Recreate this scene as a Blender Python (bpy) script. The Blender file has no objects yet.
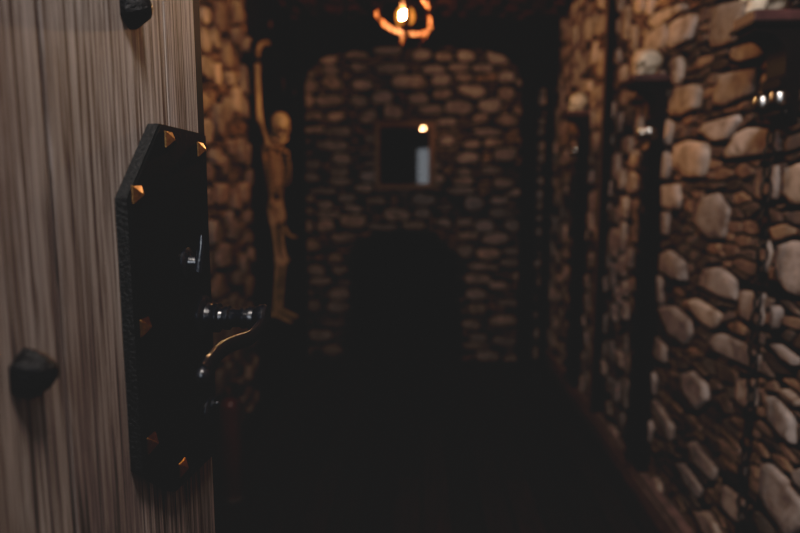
import bpy, bmesh, math, random
from mathutils import Vector, Matrix, noise
from mathutils.geometry import tessellate_polygon

random.seed(11)
SC = bpy.context.scene
COL = SC.collection
PI = math.pi

# ------------------------------------------------------------------ camera
F_PX, CX, CY = 600.0, 400.0, 266.5
PITCH, YAW = math.radians(7.35), math.radians(2.25)
EYE = Vector((0, 0, 1.4))
cam_d = bpy.data.cameras.new('camera')
cam = bpy.data.objects.new('camera', cam_d)
COL.objects.link(cam)
cam.location = EYE
cam.rotation_euler = (PI / 2 - PITCH, 0, YAW)
cam_d.sensor_width = 36.0
cam_d.lens = F_PX * 36.0 / 800.0
cam_d.clip_start = 0.02
cam_d.dof.use_dof = True
cam_d.dof.focus_distance = 0.74
cam_d.dof.aperture_fstop = 2.25
cam_d.dof.aperture_blades = 9
SC.camera = cam

FW = Vector((-math.sin(YAW) * math.cos(PITCH), math.cos(YAW) * math.cos(PITCH), -math.sin(PITCH)))
RT = Vector((math.cos(YAW), math.sin(YAW), 0))
UP = RT.cross(FW)


def ray(x, y):
    return FW + RT * ((x - CX) / F_PX) - UP * ((y - CY) / F_PX)


def at_x(x, y, X):
    d = ray(x, y)
    return EYE + d * (X / d.x)


def at_y(x, y, Y):
    d = ray(x, y)
    return EYE + d * (Y / d.y)


# ------------------------------------------------------------------ materials
def mat(name):
    m = bpy.data.materials.new(name)
    m.use_nodes = True
    nt = m.node_tree
    b = nt.nodes['Principled BSDF']
    return m, nt, b


def ramp(nt, stops, fac):
    r = nt.nodes.new('ShaderNodeValToRGB')
    e = r.color_ramp.elements
    while len(e) < len(stops):
        e.new(0.5)
    for i, (p, c) in enumerate(stops):
        e[i].position = p
        e[i].color = (c[0], c[1], c[2], 1)
    nt.links.new(fac, r.inputs['Fac'])
    return r.outputs['Color']


def tex_noise(nt, vec, scale, detail=4, rough=0.55, dist=0.0):
    n = nt.nodes.new('ShaderNodeTexNoise')
    n.inputs['Scale'].default_value = scale
    n.inputs['Detail'].default_value = detail
    n.inputs['Roughness'].default_value = rough
    n.inputs['Distortion'].default_value = dist
    if vec is not None:
        nt.links.new(vec, n.inputs['Vector'])
    return n.outputs['Fac']


def mapped(nt, scale=(1, 1, 1), loc=(0, 0, 0), rot=(0, 0, 0)):
    tc = nt.nodes.new('ShaderNodeTexCoord')
    mp = nt.nodes.new('ShaderNodeMapping')
    mp.inputs['Scale'].default_value = scale
    mp.inputs['Location'].default_value = loc
    mp.inputs['Rotation'].default_value = rot
    nt.links.new(tc.outputs['Object'], mp.inputs['Vector'])
    return mp.outputs['Vector']


def mixc(nt, a, b, fac, mode='MIX'):
    m = nt.nodes.new('ShaderNodeMix')
    m.data_type = 'RGBA'
    m.blend_type = mode
    for sock, v in ((m.inputs[6], a), (m.inputs[7], b), (m.inputs[0], fac)):
        if isinstance(v, (int, float)):
            sock.default_value = v
        elif isinstance(v, tuple):
            sock.default_value = (v[0], v[1], v[2], 1)
        else:
            nt.links.new(v, sock)
    return m.outputs[2]


def bump(nt, b, h, strength, dist):
    n = nt.nodes.new('ShaderNodeBump')
    n.inputs['Strength'].default_value = strength
    n.inputs['Distance'].default_value = dist
    nt.links.new(h, n.inputs['Height'])
    nt.links.new(n.outputs['Normal'], b.inputs['Normal'])


def plain(name, col, rough=0.5, metal=0.0, noise_scale=None, var=0.35, bump_s=0.0, bump_d=0.002, spec=None, coat=0.0):
    m, nt, b = mat(name)
    b.inputs['Roughness'].default_value = rough
    b.inputs['Metallic'].default_value = metal
    if spec is not None:
        b.inputs['Specular IOR Level'].default_value = spec
    if coat:
        b.inputs['Coat Weight'].default_value = coat
        b.inputs['Coat Roughness'].default_value = 0.08
    f = tex_noise(nt, mapped(nt), noise_scale or 20, 5)
    lo = tuple(c * (1 - var) for c in col)
    hi = tuple(min(1, c * (1 + var)) for c in col)
    c = ramp(nt, [(0.3, lo), (0.7, hi)], f)
    nt.links.new(c, b.inputs['Base Color'])
    if bump_s:
        bump(nt, b, f, bump_s, bump_d)
    return m


def stone_material():
    m, nt, b = mat('stacked_stone')
    at = nt.nodes.new('ShaderNodeAttribute')
    at.attribute_name = 'stone_col'
    v = mapped(nt)
    n1 = tex_noise(nt, v, 14, 6, 0.6, 0.6)
    n2 = tex_noise(nt, v, 60, 5, 0.65)
    c1 = ramp(nt, [(0.34, (0.36, 0.31, 0.28)), (0.52, (0.95, 0.94, 0.93)), (0.75, (1.22, 1.19, 1.16))], n1)
    c = mixc(nt, at.outputs['Color'], c1, 0.85, 'MULTIPLY')
    c2 = ramp(nt, [(0.3, (0.62, 0.58, 0.55)), (0.6, (1.05, 1.05, 1.05))], n2)
    c = mixc(nt, c, c2, 0.6, 'MULTIPLY')
    nt.links.new(c, b.inputs['Base Color'])
    b.inputs['Roughness'].default_value = 0.82
    b.inputs['Specular IOR Level'].default_value = 0.25
    ad = nt.nodes.new('ShaderNodeMath')
    ad.operation = 'ADD'
    nt.links.new(n1, ad.inputs[0])
    nt.links.new(n2, ad.inputs[1])
    bump(nt, b, ad.outputs[0], 0.5, 0.006)
    return m


def wood_door_material():
    m, nt, b = mat('weathered_oak')
    at = nt.nodes.new('ShaderNodeAttribute')
    at.attribute_name = 'plank'
    # shift the grain of every plank by its own offset
    tc = nt.nodes.new('ShaderNodeTexCoord')
    off = nt.nodes.new('ShaderNodeVectorMath')
    off.operation = 'ADD'
    sc = nt.nodes.new('ShaderNodeVectorMath')
    sc.operation = 'SCALE'
    sc.inputs['Scale'].default_value = 3.7
    nt.links.new(at.outputs['Color'], sc.inputs[0])
    nt.links.new(tc.outputs['Object'], off.inputs[0])
    nt.links.new(sc.outputs['Vector'], off.inputs[1])

    def mp(s):
        p = nt.nodes.new('ShaderNodeMapping')
        p.inputs['Scale'].default_value = s
        nt.links.new(off.outputs['Vector'], p.inputs['Vector'])
        return p.outputs['Vector']
    broad = tex_noise(nt, mp((20, 30, 0.9)), 1.0, 3, 0.5, 0.4)
    grain = tex_noise(nt, mp((140, 175, 2.4)), 1.0, 4, 0.65, 0.35)
    pores = tex_noise(nt, mp((260, 430, 7.0)), 1.0, 3, 0.65, 0.2)
    stain = tex_noise(nt, mp((3, 5, 1.6)), 1.0, 3, 0.5)
    c = ramp(nt, [(0.25, (0.265, 0.222, 0.202)), (0.45, (0.325, 0.280, 0.258)), (0.62, (0.37, 0.328, 0.308)), (0.8, (0.41, 0.370, 0.350))], broad)
    g = ramp(nt, [(0.38, (0.27, 0.225, 0.205)), (0.52, (1, 1, 1)), (0.66, (1.4, 1.39, 1.38))], grain)
    c = mixc(nt, c, g, 1.0, 'MULTIPLY')
    p = ramp(nt, [(0.40, (0.35, 0.31, 0.29)), (0.49, (1, 1, 1))], pores)
    c = mixc(nt, c, p, 0.9, 'MULTIPLY')
    s = ramp(nt, [(0.3, (0.72, 0.66, 0.66)), (0.65, (1.05, 1.03, 1.0))], stain)
    c = mixc(nt, c, s, 0.8, 'MULTIPLY')
    nt.links.new(c, b.inputs['Base Color'])
    b.inputs['Roughness'].default_value = 0.62
    b.inputs['Specular IOR Level'].default_value = 0.3
    ad = nt.nodes.new('ShaderNodeMath')
    ad.operation = 'ADD'
    nt.links.new(grain, ad.inputs[0])
    nt.links.new(pores, ad.inputs[1])
    bump(nt, b, ad.outputs[0], 0.45, 0.0012)
    return m


def floor_material():
    m, nt, b = mat('dark_floorboards')
    v = mapped(nt, (7.0, 0.9, 1))
    tc = nt.nodes.new('ShaderNodeTexCoord')
    mp = nt.nodes.new('ShaderNodeMapping')
    mp.inputs['Rotation'].default_value = (0, 0, PI / 2)
    nt.links.new(tc.outputs['Object'], mp.inputs['Vector'])
    br = nt.nodes.new('ShaderNodeTexBrick')
    br.inputs['Color1'].default_value = (0.060, 0.031, 0.024, 1)
    br.inputs['Color2'].default_value = (0.030, 0.017, 0.014, 1)
    br.inputs['Mortar'].default_value = (0.004, 0.003, 0.003, 1)
    br.inputs['Scale'].default_value = 1.0
    br.inputs['Mortar Size'].default_value = 0.004
    br.inputs['Brick Width'].default_value = 1.4
    br.inputs['Row Height'].default_value = 0.13
    nt.links.new(mp.outputs['Vector'], br.inputs['Vector'])
    n = tex_noise(nt, v, 6, 5, 0.6, 0.6)
    c = mixc(nt, br.outputs['Color'], ramp(nt, [(0.3, (0.5, 0.5, 0.5)), (0.7, (1.2, 1.15, 1.1))], n), 0.8, 'MULTIPLY')
    nt.links.new(c, b.inputs['Base Color'])
    b.inputs['Roughness'].default_value = 0.7
    b.inputs['Specular IOR Level'].default_value = 0.15
    bump(nt, b, n, 0.2, 0.002)
    return m


M = {}
M['stone'] = stone_material()
M['mortar'] = plain('dark_mortar', (0.014, 0.010, 0.008), 0.95, noise_scale=40, bump_s=0.4, bump_d=0.004, spec=0.1)
M['door'] = wood_door_material()
M['floor'] = floor_material()
M['recess_dark'] = plain('recess_black', (0.006, 0.005, 0.005), 0.95, noise_scale=10, spec=0.05)  # even near-black for the inside of the recess
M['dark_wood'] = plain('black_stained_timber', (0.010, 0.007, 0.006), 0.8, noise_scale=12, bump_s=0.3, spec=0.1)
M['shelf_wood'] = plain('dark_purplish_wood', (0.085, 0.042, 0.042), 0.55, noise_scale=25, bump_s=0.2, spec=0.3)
M['wood_shaded'] = plain('shaded_wood', (0.010, 0.007, 0.007), 0.6, noise_scale=25, bump_s=0.2, spec=0.2)  # near-black copy of the shelf wood, shade put into its colour
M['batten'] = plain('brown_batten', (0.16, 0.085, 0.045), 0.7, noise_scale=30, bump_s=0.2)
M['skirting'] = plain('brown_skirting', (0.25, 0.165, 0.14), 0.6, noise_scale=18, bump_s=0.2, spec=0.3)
M['plaster'] = plain('dark_plaster', (0.05, 0.045, 0.04), 0.9, noise_scale=9)
M['plate'] = plain('black_hammered_iron', (0.0045, 0.005, 0.0055), 0.55, noise_scale=160, bump_s=0.35, bump_d=0.0015, spec=0.15)
M['plate_edge'] = plain('rough_grey_iron_edge', (0.008, 0.009, 0.0098), 0.6, noise_scale=260, var=0.8, bump_s=1.0, bump_d=0.003, spec=0.4)
M['clavo'] = plain('black_iron_stud', (0.005, 0.005, 0.006), 0.33, noise_scale=180, bump_s=0.9, bump_d=0.003, spec=0.22)
M['gloss'] = plain('glossy_black_iron', (0.007, 0.009, 0.014), 0.24, noise_scale=240, bump_s=0.35, bump_d=0.002, spec=0.8, coat=0.35)
M['bronze'] = plain('aged_bronze', (0.38, 0.225, 0.095), 0.33, 1.0, noise_scale=220, bump_s=0.4, bump_d=0.001)
M['bone'] = plain('old_bone', (0.36, 0.25, 0.155), 0.7, noise_scale=30, bump_s=0.3, spec=0.3)
M['bone_light'] = plain('pale_bone', (0.62, 0.53, 0.42), 0.6, noise_scale=30, bump_s=0.3, spec=0.3)
M['socket'] = plain('hollow_black', (0.010, 0.007, 0.006), 0.95, noise_scale=30, spec=0.05)
M['chain'] = plain('blackened_chain', (0.012, 0.011, 0.011), 0.42, 0.6, noise_scale=90, bump_s=0.3)
M['steel'] = plain('polished_shackle', (0.36, 0.35, 0.34), 0.24, 1.0, noise_scale=60, var=0.2)
M['band'] = plain('copper_band', (0.029, 0.0088, 0.0020), 0.6, 0.0, noise_scale=40, spec=0.2)
M['frame'] = plain('brown_picture_frame', (0.21, 0.13, 0.09), 0.4, noise_scale=40, bump_s=0.2, spec=0.5)
M['red'] = plain('red_enamel', (0.09, 0.010, 0.008), 0.3, noise_scale=10, var=0.15, spec=0.5)
M['brass'] = plain('brass', (0.62, 0.33, 0.09), 0.3, 1.0, noise_scale=60, var=0.2)
M['rubber'] = plain('black_rubber', (0.008, 0.008, 0.008), 0.7, noise_scale=60, spec=0.2)
M['pewter'] = plain('pale_metal_base', (0.2, 0.19, 0.18), 0.4, 0.6, noise_scale=60)

mg, ntg, bg = mat('dark_glass')
bg.inputs['Base Color'].default_value = (0.006, 0.007, 0.008, 1)
bg.inputs['Roughness'].default_value = 0.02
bg.inputs['IOR'].default_value = 1.35
nz = tex_noise(ntg, mapped(ntg), 3, 2)
ntg.links.new(ramp(ntg, [(0.3, (0.004, 0.005, 0.006)), (0.7, (0.009, 0.009, 0.009))], nz), bg.inputs['Base Color'])
M['glass'] = mg

mb, ntb, bb = mat('hot_bulb')
bb.inputs['Base Color'].default_value = (1, 0.8, 0.5, 1)
bb.inputs['Emission Color'].default_value = (1.0, 0.53, 0.235, 1)
bb.inputs['Emission Strength'].default_value = 2600
M['bulb'] = mb

ma = bpy.data.materials.new('amber_halo')  # emissive shell standing in for the orange halo round the bulb
ma.use_nodes = True
nta = ma.node_tree
nta.nodes.remove(nta.nodes['Principled BSDF'])
tr = nta.nodes.new('ShaderNodeBsdfTransparent')
em = nta.nodes.new('ShaderNodeEmission')
em.inputs['Color'].default_value = (1.0, 0.33, 0.06, 1)
em.inputs['Strength'].default_value = 0.5
ad_ = nta.nodes.new('ShaderNodeAddShader')
nta.links.new(tr.outputs[0], ad_.inputs[0])
nta.links.new(em.outputs[0], ad_.inputs[1])
nta.links.new(ad_.outputs[0], nta.nodes['Material Output'].inputs['Surface'])
M['amber'] = ma


# ------------------------------------------------------------------ mesh helpers
def link(name, bm, m, parent=None, smooth=False, angle=None):
    me = bpy.data.meshes.new(name)
    bmesh.ops.recalc_face_normals(bm, faces=bm.faces)
    bm.to_mesh(me)
    bm.free()
    o = bpy.data.objects.new(name, me)
    COL.objects.link(o)
    if isinstance(m, (list, tuple)):
        for k in m:
            me.materials.append(k)
    else:
        me.materials.append(m)
    if smooth:
        for p in me.polygons:
            p.use_smooth = True
        if angle:
            try:
                me.set_sharp_from_angle(angle=math.radians(angle))
            except Exception:
                pass
    if parent:
        o.parent = parent
        o.matrix_parent_inverse = Matrix.Translation(-parent.location) if False else Matrix()
        # vertices are given in the parent's frame
    return o


def empty(name, loc=(0, 0, 0), rot=(0, 0, 0)):
    o = bpy.data.objects.new(name, None)
    COL.objects.link(o)
    o.location = loc
    o.rotation_euler = rot
    o.empty_display_size = 0.05
    return o


def tag(o, label=None, cat=None, group=None, kind=None):
    if label:
        o['label'] = label
    if cat:
        o['category'] = cat
    if group:
        o['group'] = group
    if kind:
        o['kind'] = kind
    return o


def copy_tree(o, parent=None):
    c = o.copy()
    COL.objects.link(c)
    if parent is not None:
        c.parent = parent
    for ch in list(o.children):
        copy_tree(ch, c)
    return c


def box(bm, lo, hi, bevel=0.0, mi=0):
    r = bmesh.ops.create_cube(bm, size=1.0)
    vs = r['verts']
    lo, hi = Vector(lo), Vector(hi)
    for v in vs:
        v.co = Vector(((lo.x + hi.x) / 2 + v.co.x * (hi.x - lo.x), (lo.y + hi.y) / 2 + v.co.y * (hi.y - lo.y), (lo.z + hi.z) / 2 + v.co.z * (hi.z - lo.z)))
    fs = list({f for v in vs for f in v.link_faces})
    for f in fs:
        f.material_index = mi
    if bevel:
        es = list({e for v in vs for e in v.link_edges})
        bmesh.ops.bevel(bm, geom=es, offset=bevel, segments=2, profile=0.6, affect='EDGES')


def frame_from(t):
    t = t.normalized()
    a = Vector((0, 0, 1)) if abs(t.z) < 0.9 else Vector((1, 0, 0))
    n = t.cross(a).normalized()
    return n, t.cross(n).normalized()


def tube(bm, pts, radii, seg=10, caps=True, ell=(1, 1), ref=None):
    pts = [Vector(p) for p in pts]
    if isinstance(radii, (int, float)):
        radii = [radii] * len(pts)
    rings = []
    n = None
    for i, p in enumerate(pts):
        if i == 0:
            t = pts[1] - pts[0]
        elif i == len(pts) - 1:
            t = pts[-1] - pts[-2]
        else:
            t = (pts[i + 1] - pts[i]).normalized() + (pts[i] - pts[i - 1]).normalized()
        t.normalize()
        if n is None:
            n = (ref - t * ref.dot(t)).normalized() if ref is not None else frame_from(t)[0]
        else:
            n = (n - t * n.dot(t))
            n = n.normalized() if n.length > 1e-6 else frame_from(t)[0]
        b = t.cross(n)
        rings.append([bm.verts.new(p + (n * math.cos(a) * ell[0] + b * math.sin(a) * ell[1]) * radii[i]) for a in [2 * PI * k / seg for k in range(seg)]])
    for i in range(len(rings) - 1):
        for k in range(seg):
            bm.faces.new((rings[i][k], rings[i][(k + 1) % seg], rings[i + 1][(k + 1) % seg], rings[i + 1][k]))
    if caps:
        bm.faces.new(rings[0][::-1])
        bm.faces.new(rings[-1])
    return rings


def lathe(bm, origin, axis, profile, seg=24):
    """profile: list of (distance along axis, radius)"""
    o = Vector(origin)
    ax = Vector(axis).normalized()
    n, b = frame_from(ax)
    rings = []
    for h, r in profile:
        if r <= 1e-6:
            rings.append([bm.verts.new(o + ax * h)])
        else:
            rings.append([bm.verts.new(o + ax * h + (n * math.cos(2 * PI * k / seg) + b * math.sin(2 * PI * k / seg)) * r) for k in range(seg)])
    for i in range(len(rings) - 1):
        A, B = rings[i], rings[i + 1]
        if len(A) == 1 and len(B) == 1:
            continue
        for k in range(seg):
            k2 = (k + 1) % seg
            if len(A) == 1:
                bm.faces.new((A[0], B[k], B[k2]))
            elif len(B) == 1:
                bm.faces.new((A[k], A[k2], B[0]))
            else:
                bm.faces.new((A[k], A[k2], B[k2], B[k]))
    if len(rings[0]) > 1:
        bm.faces.new(rings[0][::-1])
    if len(rings[-1]) > 1:
        bm.faces.new(rings[-1])


def torus(bm, c, axis, R, r, seg=24, ring=8, ell=(1, 1), up=None, squash=1.0):
    c = Vector(c)
    ax = Vector(axis).normalized()
    if up is not None:
        n = Vector(up)
        n = (n - ax * n.dot(ax)).normalized()
        b = ax.cross(n)
    else:
        n, b = frame_from(ax)
    vs = []
    for i in range(seg):
        a = 2 * PI * i / seg
        rad = (n * math.cos(a) * ell[0] + b * math.sin(a) * ell[1])
        out = rad.normalized()
        vs.append([bm.verts.new(c + rad * R + out * (r * math.cos(t)) + ax * (r * squash * math.sin(t))) for t in [2 * PI * k / ring for k in range(ring)]])
    for i in range(seg):
        for k in range(ring):
            bm.faces.new((vs[i][k], vs[(i + 1) % seg][k], vs[(i + 1) % seg][(k + 1) % ring], vs[i][(k + 1) % ring]))


def sphere(bm, c, r, seg=16, rings=10, scale=(1, 1, 1)):
    res = bmesh.ops.create_uvsphere(bm, u_segments=seg, v_segments=rings, radius=r)
    for v in res['verts']:
        v.co = Vector((v.co.x * scale[0], v.co.y * scale[1], v.co.z * scale[2])) + Vector(c)
    return res['verts']


def prism(bm, outline, ax_vec, mi_side=0, mi_cap=0, concave=True):
    """outline: closed list of 3D points, pushed along ax_vec"""
    a = [bm.verts.new(Vector(p)) for p in outline]
    b = [bm.verts.new(Vector(p) + Vector(ax_vec)) for p in outline]
    n = len(a)
    sides = []
    for i in range(n):
        s = bm.faces.new((a[i], b[i], b[(i + 1) % n], a[(i + 1) % n]))
        s.material_index = mi_side
        sides.append(s)
    for ring in (a, b):
        if concave:
            # fill each cap from a triangulated copy of its outline
            tris = tessellate_polygon([[v.co.copy() for v in ring]])
            for t in tris:
                try:
                    bm.faces.new([ring[k] for k in t]).material_index = mi_cap
                except ValueError:
                    pass
        else:
            bm.faces.new(ring).material_index = mi_cap


# ------------------------------------------------------------------ stacked stone walls
def clip_half(poly, n, c):
    out = []
    for i in range(len(poly)):
        p, q = poly[i], poly[(i + 1) % len(poly)]
        dp = n[0] * p[0] + n[1] * p[1] - c
        dq = n[0] * q[0] + n[1] * q[1] - c
        if dp <= 0:
            out.append(p)
        if (dp < 0 < dq) or (dq < 0 < dp):
            t = dp / (dp - dq)
            out.append((p[0] + (q[0] - p[0]) * t, p[1] + (q[1] - p[1]) * t))
    return out


def area(poly):
    return 0.5 * sum(poly[i][0] * poly[(i + 1) % len(poly)][1] - poly[(i + 1) % len(poly)][0] * poly[i][1] for i in range(len(poly)))


def ccw(poly):
    return poly if area(poly) > 0 else poly[::-1]


def centroid(p):
    return (sum(q[0] for q in p) / len(p), sum(q[1] for q in p) / len(p))


def hull(pts):
    pts = sorted(set(pts))
    def half(ps):
        h = []
        for p in ps:
            while len(h) > 1 and (h[-1][0] - h[-2][0]) * (p[1] - h[-2][1]) - (h[-1][1] - h[-2][1]) * (p[0] - h[-2][0]) <= 0:
                h.pop()
            h.append(p)
        return h
    a, b = half(pts), half(pts[::-1])
    return a[:-1] + b[:-1]


def inset(poly, g):
    poly = ccw(poly)
    out = poly
    for i in range(len(poly)):
        p, q = poly[i], poly[(i + 1) % len(poly)]
        ex, ey = q[0] - p[0], q[1] - p[1]
        l = math.hypot(ex, ey)
        if l < 1e-6:
            continue
        n = (ey / l, -ex / l)                      # outward for ccw
        out = clip_half(out, n, n[0] * p[0] + n[1] * p[1] - g)
        if len(out) < 3:
            return []
    return out


def chaikin(p, k=2, w=0.25):
    for _ in range(k):
        o = []
        for i in range(len(p)):
            a, b = p[i], p[(i + 1) % len(p)]
            o.append((a[0] * (1 - w) + b[0] * w, a[1] * (1 - w) + b[1] * w))
            o.append((a[0] * w + b[0] * (1 - w), a[1] * w + b[1] * (1 - w)))
        p = o
    return p


def cut_away(cell, big, gap):
    """take the part of a convex cell outside a convex stone, along its best edge"""
    big = ccw(big)
    # overlap test
    t = cell
    for i in range(len(big)):
        p, q = big[i], big[(i + 1) % len(big)]
        l = math.hypot(q[0] - p[0], q[1] - p[1])
        if l < 1e-6:
            continue
        n = ((q[1] - p[1]) / l, -(q[0] - p[0]) / l)
        t = clip_half(t, n, n[0] * p[0] + n[1] * p[1] + gap)
        if len(t) < 3:
            return cell
    best, ba = [], 0
    for i in range(len(big)):
        p, q = big[i], big[(i + 1) % len(big)]
        l = math.hypot(q[0] - p[0], q[1] - p[1])
        if l < 1e-6:
            continue
        n = (-(q[1] - p[1]) / l, (q[0] - p[0]) / l)
        c = clip_half(cell, n, n[0] * p[0] + n[1] * p[1] - gap)
        if len(c) >= 3 and abs(area(c)) > ba:
            best, ba = c, abs(area(c))
    return best


class Grid:
    def __init__(self, s):
        self.s, self.d = s, {}

    def add(self, p, v):
        self.d.setdefault((int(p[0] // self.s), int(p[1] // self.s)), []).append(v)

    def near(self, p, r=1):
        i, j = int(p[0] // self.s), int(p[1] // self.s)
        for a in range(i - r, i + r + 1):
            for b in range(j - r, j + r + 1):
                yield from self.d.get((a, b), ())


def stone_layout(u0, u1, v0, v1, traced, rnd, big=(0.07, 0.05), n_big=400, sliver=(0.075, 0.030), big_gap=0.006, blocked=None, fill_gap=0.004, keep_clear=None):
    """returns convex outlines: large stones and the thin slips packed between them"""
    bigs = [ccw(hull(t)) for t in traced]
    g = Grid(0.25)
    for b in bigs:
        g.add(centroid(b), b)

    def bound(b):
        c = centroid(b)
        return c, max(abs(p[0] - c[0]) for p in b), max(abs(p[1] - c[1]) for p in b)
    tries = 0
    made = 0
    while made < n_big and tries < n_big * 30:
        tries += 1
        c = (rnd.uniform(u0, u1), rnd.uniform(v0, v1))
        if keep_clear and keep_clear(c):
            continue
        rx, ry = big[0] * rnd.uniform(0.6, 1.25), big[1] * rnd.uniform(0.6, 1.25)
        if rnd.random() < 0.2 and big[0] < 0.09:
            rx, ry = ry, rx
        if blocked and blocked(c, rx, ry):
            continue
        ok = True
        for o in g.near(c, 1):
            oc, ox, oy = bound(o)
            dx, dy = abs(oc[0] - c[0]) / (rx + ox), abs(oc[1] - c[1]) / (ry + oy)
            if dx ** 3 + dy ** 3 < 0.80:
                ok = False
                break
        if not ok:
            continue
        k = rnd.choice((5, 6, 6, 7))
        a0 = rnd.uniform(0, 2 * PI)
        pts = []
        for i in range(k):
            a = a0 + 2 * PI * (i + rnd.uniform(-0.28, 0.28)) / k
            e = 0.6
            ca, sa = math.cos(a), math.sin(a)
            pts.append((c[0] + rx * math.copysign(abs(ca) ** e, ca), c[1] + ry * math.copysign(abs(sa) ** e, sa)))
        b = ccw(hull(pts))
        for o in list(g.near(c, 1)):
            b = cut_away(b, o, big_gap)
            if len(b) < 3:
                break
        if len(b) < 3 or abs(area(b)) < 0.3 * rx * ry:
            continue
        b = ccw(b)
        bigs.append(b)
        g.add(centroid(b), b)
        made += 1
    # slips
    sx, sy = sliver
    seeds = []
    for i in range(int((u1 - u0) / sx)):
        for j in range(int((v1 - v0) / sy)):
            if rnd.random() < 0.95:
                seeds.append((u0 + (i + rnd.uniform(0.05, 0.95) + 0.5 * (j % 2)) * sx, v0 + (j + rnd.uniform(0.1, 0.9)) * sy))
    k = sx / sy
    sg = Grid(sx)
    for s in seeds:
        sg.add((s[0], s[1] * k), s)
    fill = []
    for s in seeds:
        if blocked and blocked(s, 0.01, 0.01):
            continue
        cell = [(s[0] - sx * 1.4, s[1] - sy * 1.4), (s[0] + sx * 1.4, s[1] - sy * 1.4), (s[0] + sx * 1.4, s[1] + sy * 1.4), (s[0] - sx * 1.4, s[1] + sy * 1.4)]
        for o in sg.near((s[0], s[1] * k), 2):
            if o is s:
                continue
            dx, dy = o[0] - s[0], (o[1] - s[1]) * k * k
            cell = clip_half(cell, (dx, dy), (dx * (o[0] + s[0]) + dy * (o[1] + s[1])) / 2)
            if len(cell) < 3:
                break
        if len(cell) < 3:
            continue
        for b in g.near(centroid(cell), 1):
            cell = cut_away(cell, b, 0.010)
            if len(cell) < 3:
                break
        if len(cell) < 3:
            continue
        cell = inset(cell, fill_gap)
        if len(cell) >= 3 and abs(area(cell)) > 0.00025:
            if blocked and any(blocked(q, 0.0, 0.0) for q in cell):
                continue
            fill.append(ccw(cell))
    return bigs, fill


def stones_to_mesh(bm, layer, polys, to3d, normal, H, rnd, palette, dim=1.0, rounding=0.25):
    for poly in polys:
        poly = [p for i, p in enumerate(poly) if math.hypot(p[0] - poly[i - 1][0], p[1] - poly[i - 1][1]) > 0.006]
        if len(poly) < 3:
            continue
        c = centroid(poly)
        pl = chaikin(chaikin(poly, 1, rounding), 1, 0.2)
        h = H * rnd.uniform(0.65, 1.15)
        tx, ty = rnd.uniform(-0.09, 0.09), rnd.uniform(-0.09, 0.09)
        base = palette[rnd.randrange(len(palette))]
        t = rnd.uniform(0.72, 1.18) * dim
        col = (base[0] * t, base[1] * t, base[2] * t, 1)
        rings = []
        off = rnd.uniform(0, 50)
        for s, z in ((1.0, 0.0), (0.985, 0.62), (0.925, 0.95), (0.6, 1.0)):
            ring = []
            for p in pl:
                u, v = c[0] + (p[0] - c[0]) * s, c[1] + (p[1] - c[1]) * s
                jit = noise.noise(Vector((u * 22 + off, v * 22, z))) * 0.005
                hh = z * (h + tx * (u - c[0]) + ty * (v - c[1]) + (jit if z > 0.5 else 0))
                w = 1 + noise.noise(Vector((u * 35, v * 35, off))) * 0.05
                u, v = c[0] + (u - c[0]) * w, c[1] + (v - c[1]) * w
                ring.append(bm.verts.new(to3d(u, v) + normal * max(0, hh)))
            rings.append(ring)
        top = bm.verts.new(to3d(*c) + normal * h)
        n = len(pl)
        fs = []
        for a, b in zip(rings, rings[1:]):
            for i in range(n):
                fs.append(bm.faces.new((a[i], a[(i + 1) % n], b[(i + 1) % n], b[i])))
        for i in range(n):
            fs.append(bm.faces.new((rings[-1][i], rings[-1][(i + 1) % n], top)))
        for f in fs:
            f[layer] = col
            f.material_index = 1
            f.smooth = True


def stone_wall(name, outline, to3d, normal, bigs, fill, rnd, H_big, H_fill, pal_big, pal_fill, rounding=0.25, fdim=1.0):
    bm = bmesh.new()
    layer = bm.faces.layers.float_color.new('stone_col')
    vs = [bm.verts.new(to3d(*p)) for p in outline]
    for t in tessellate_polygon([[v.co.copy() for v in vs]]):
        bm.faces.new([vs[k] for k in t])
    for f in bm.faces:
        f.material_index = 0
    stones_to_mesh(bm, layer, bigs, to3d, normal, H_big, rnd, pal_big, 1.0, rounding)
    stones_to_mesh(bm, layer, fill, to3d, normal, H_fill, rnd, pal_fill, fdim, rounding)
    o = link(name, bm, [M['mortar'], M['stone']])
    tag(o, kind='structure')
    return o


WX, LX, BY, CZ = 1.035, -1.02, 4.85, 2.68      # wall planes
PAL = [(0.49, 0.40, 0.36), (0.42, 0.35, 0.325), (0.53, 0.415, 0.35), (0.38, 0.32, 0.30), (0.46, 0.39, 0.365)]
PALF = [(0.24, 0.165, 0.125), (0.14, 0.097, 0.078), (0.31, 0.21, 0.15), (0.18, 0.14, 0.12), (0.09, 0.065, 0.055)]

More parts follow.
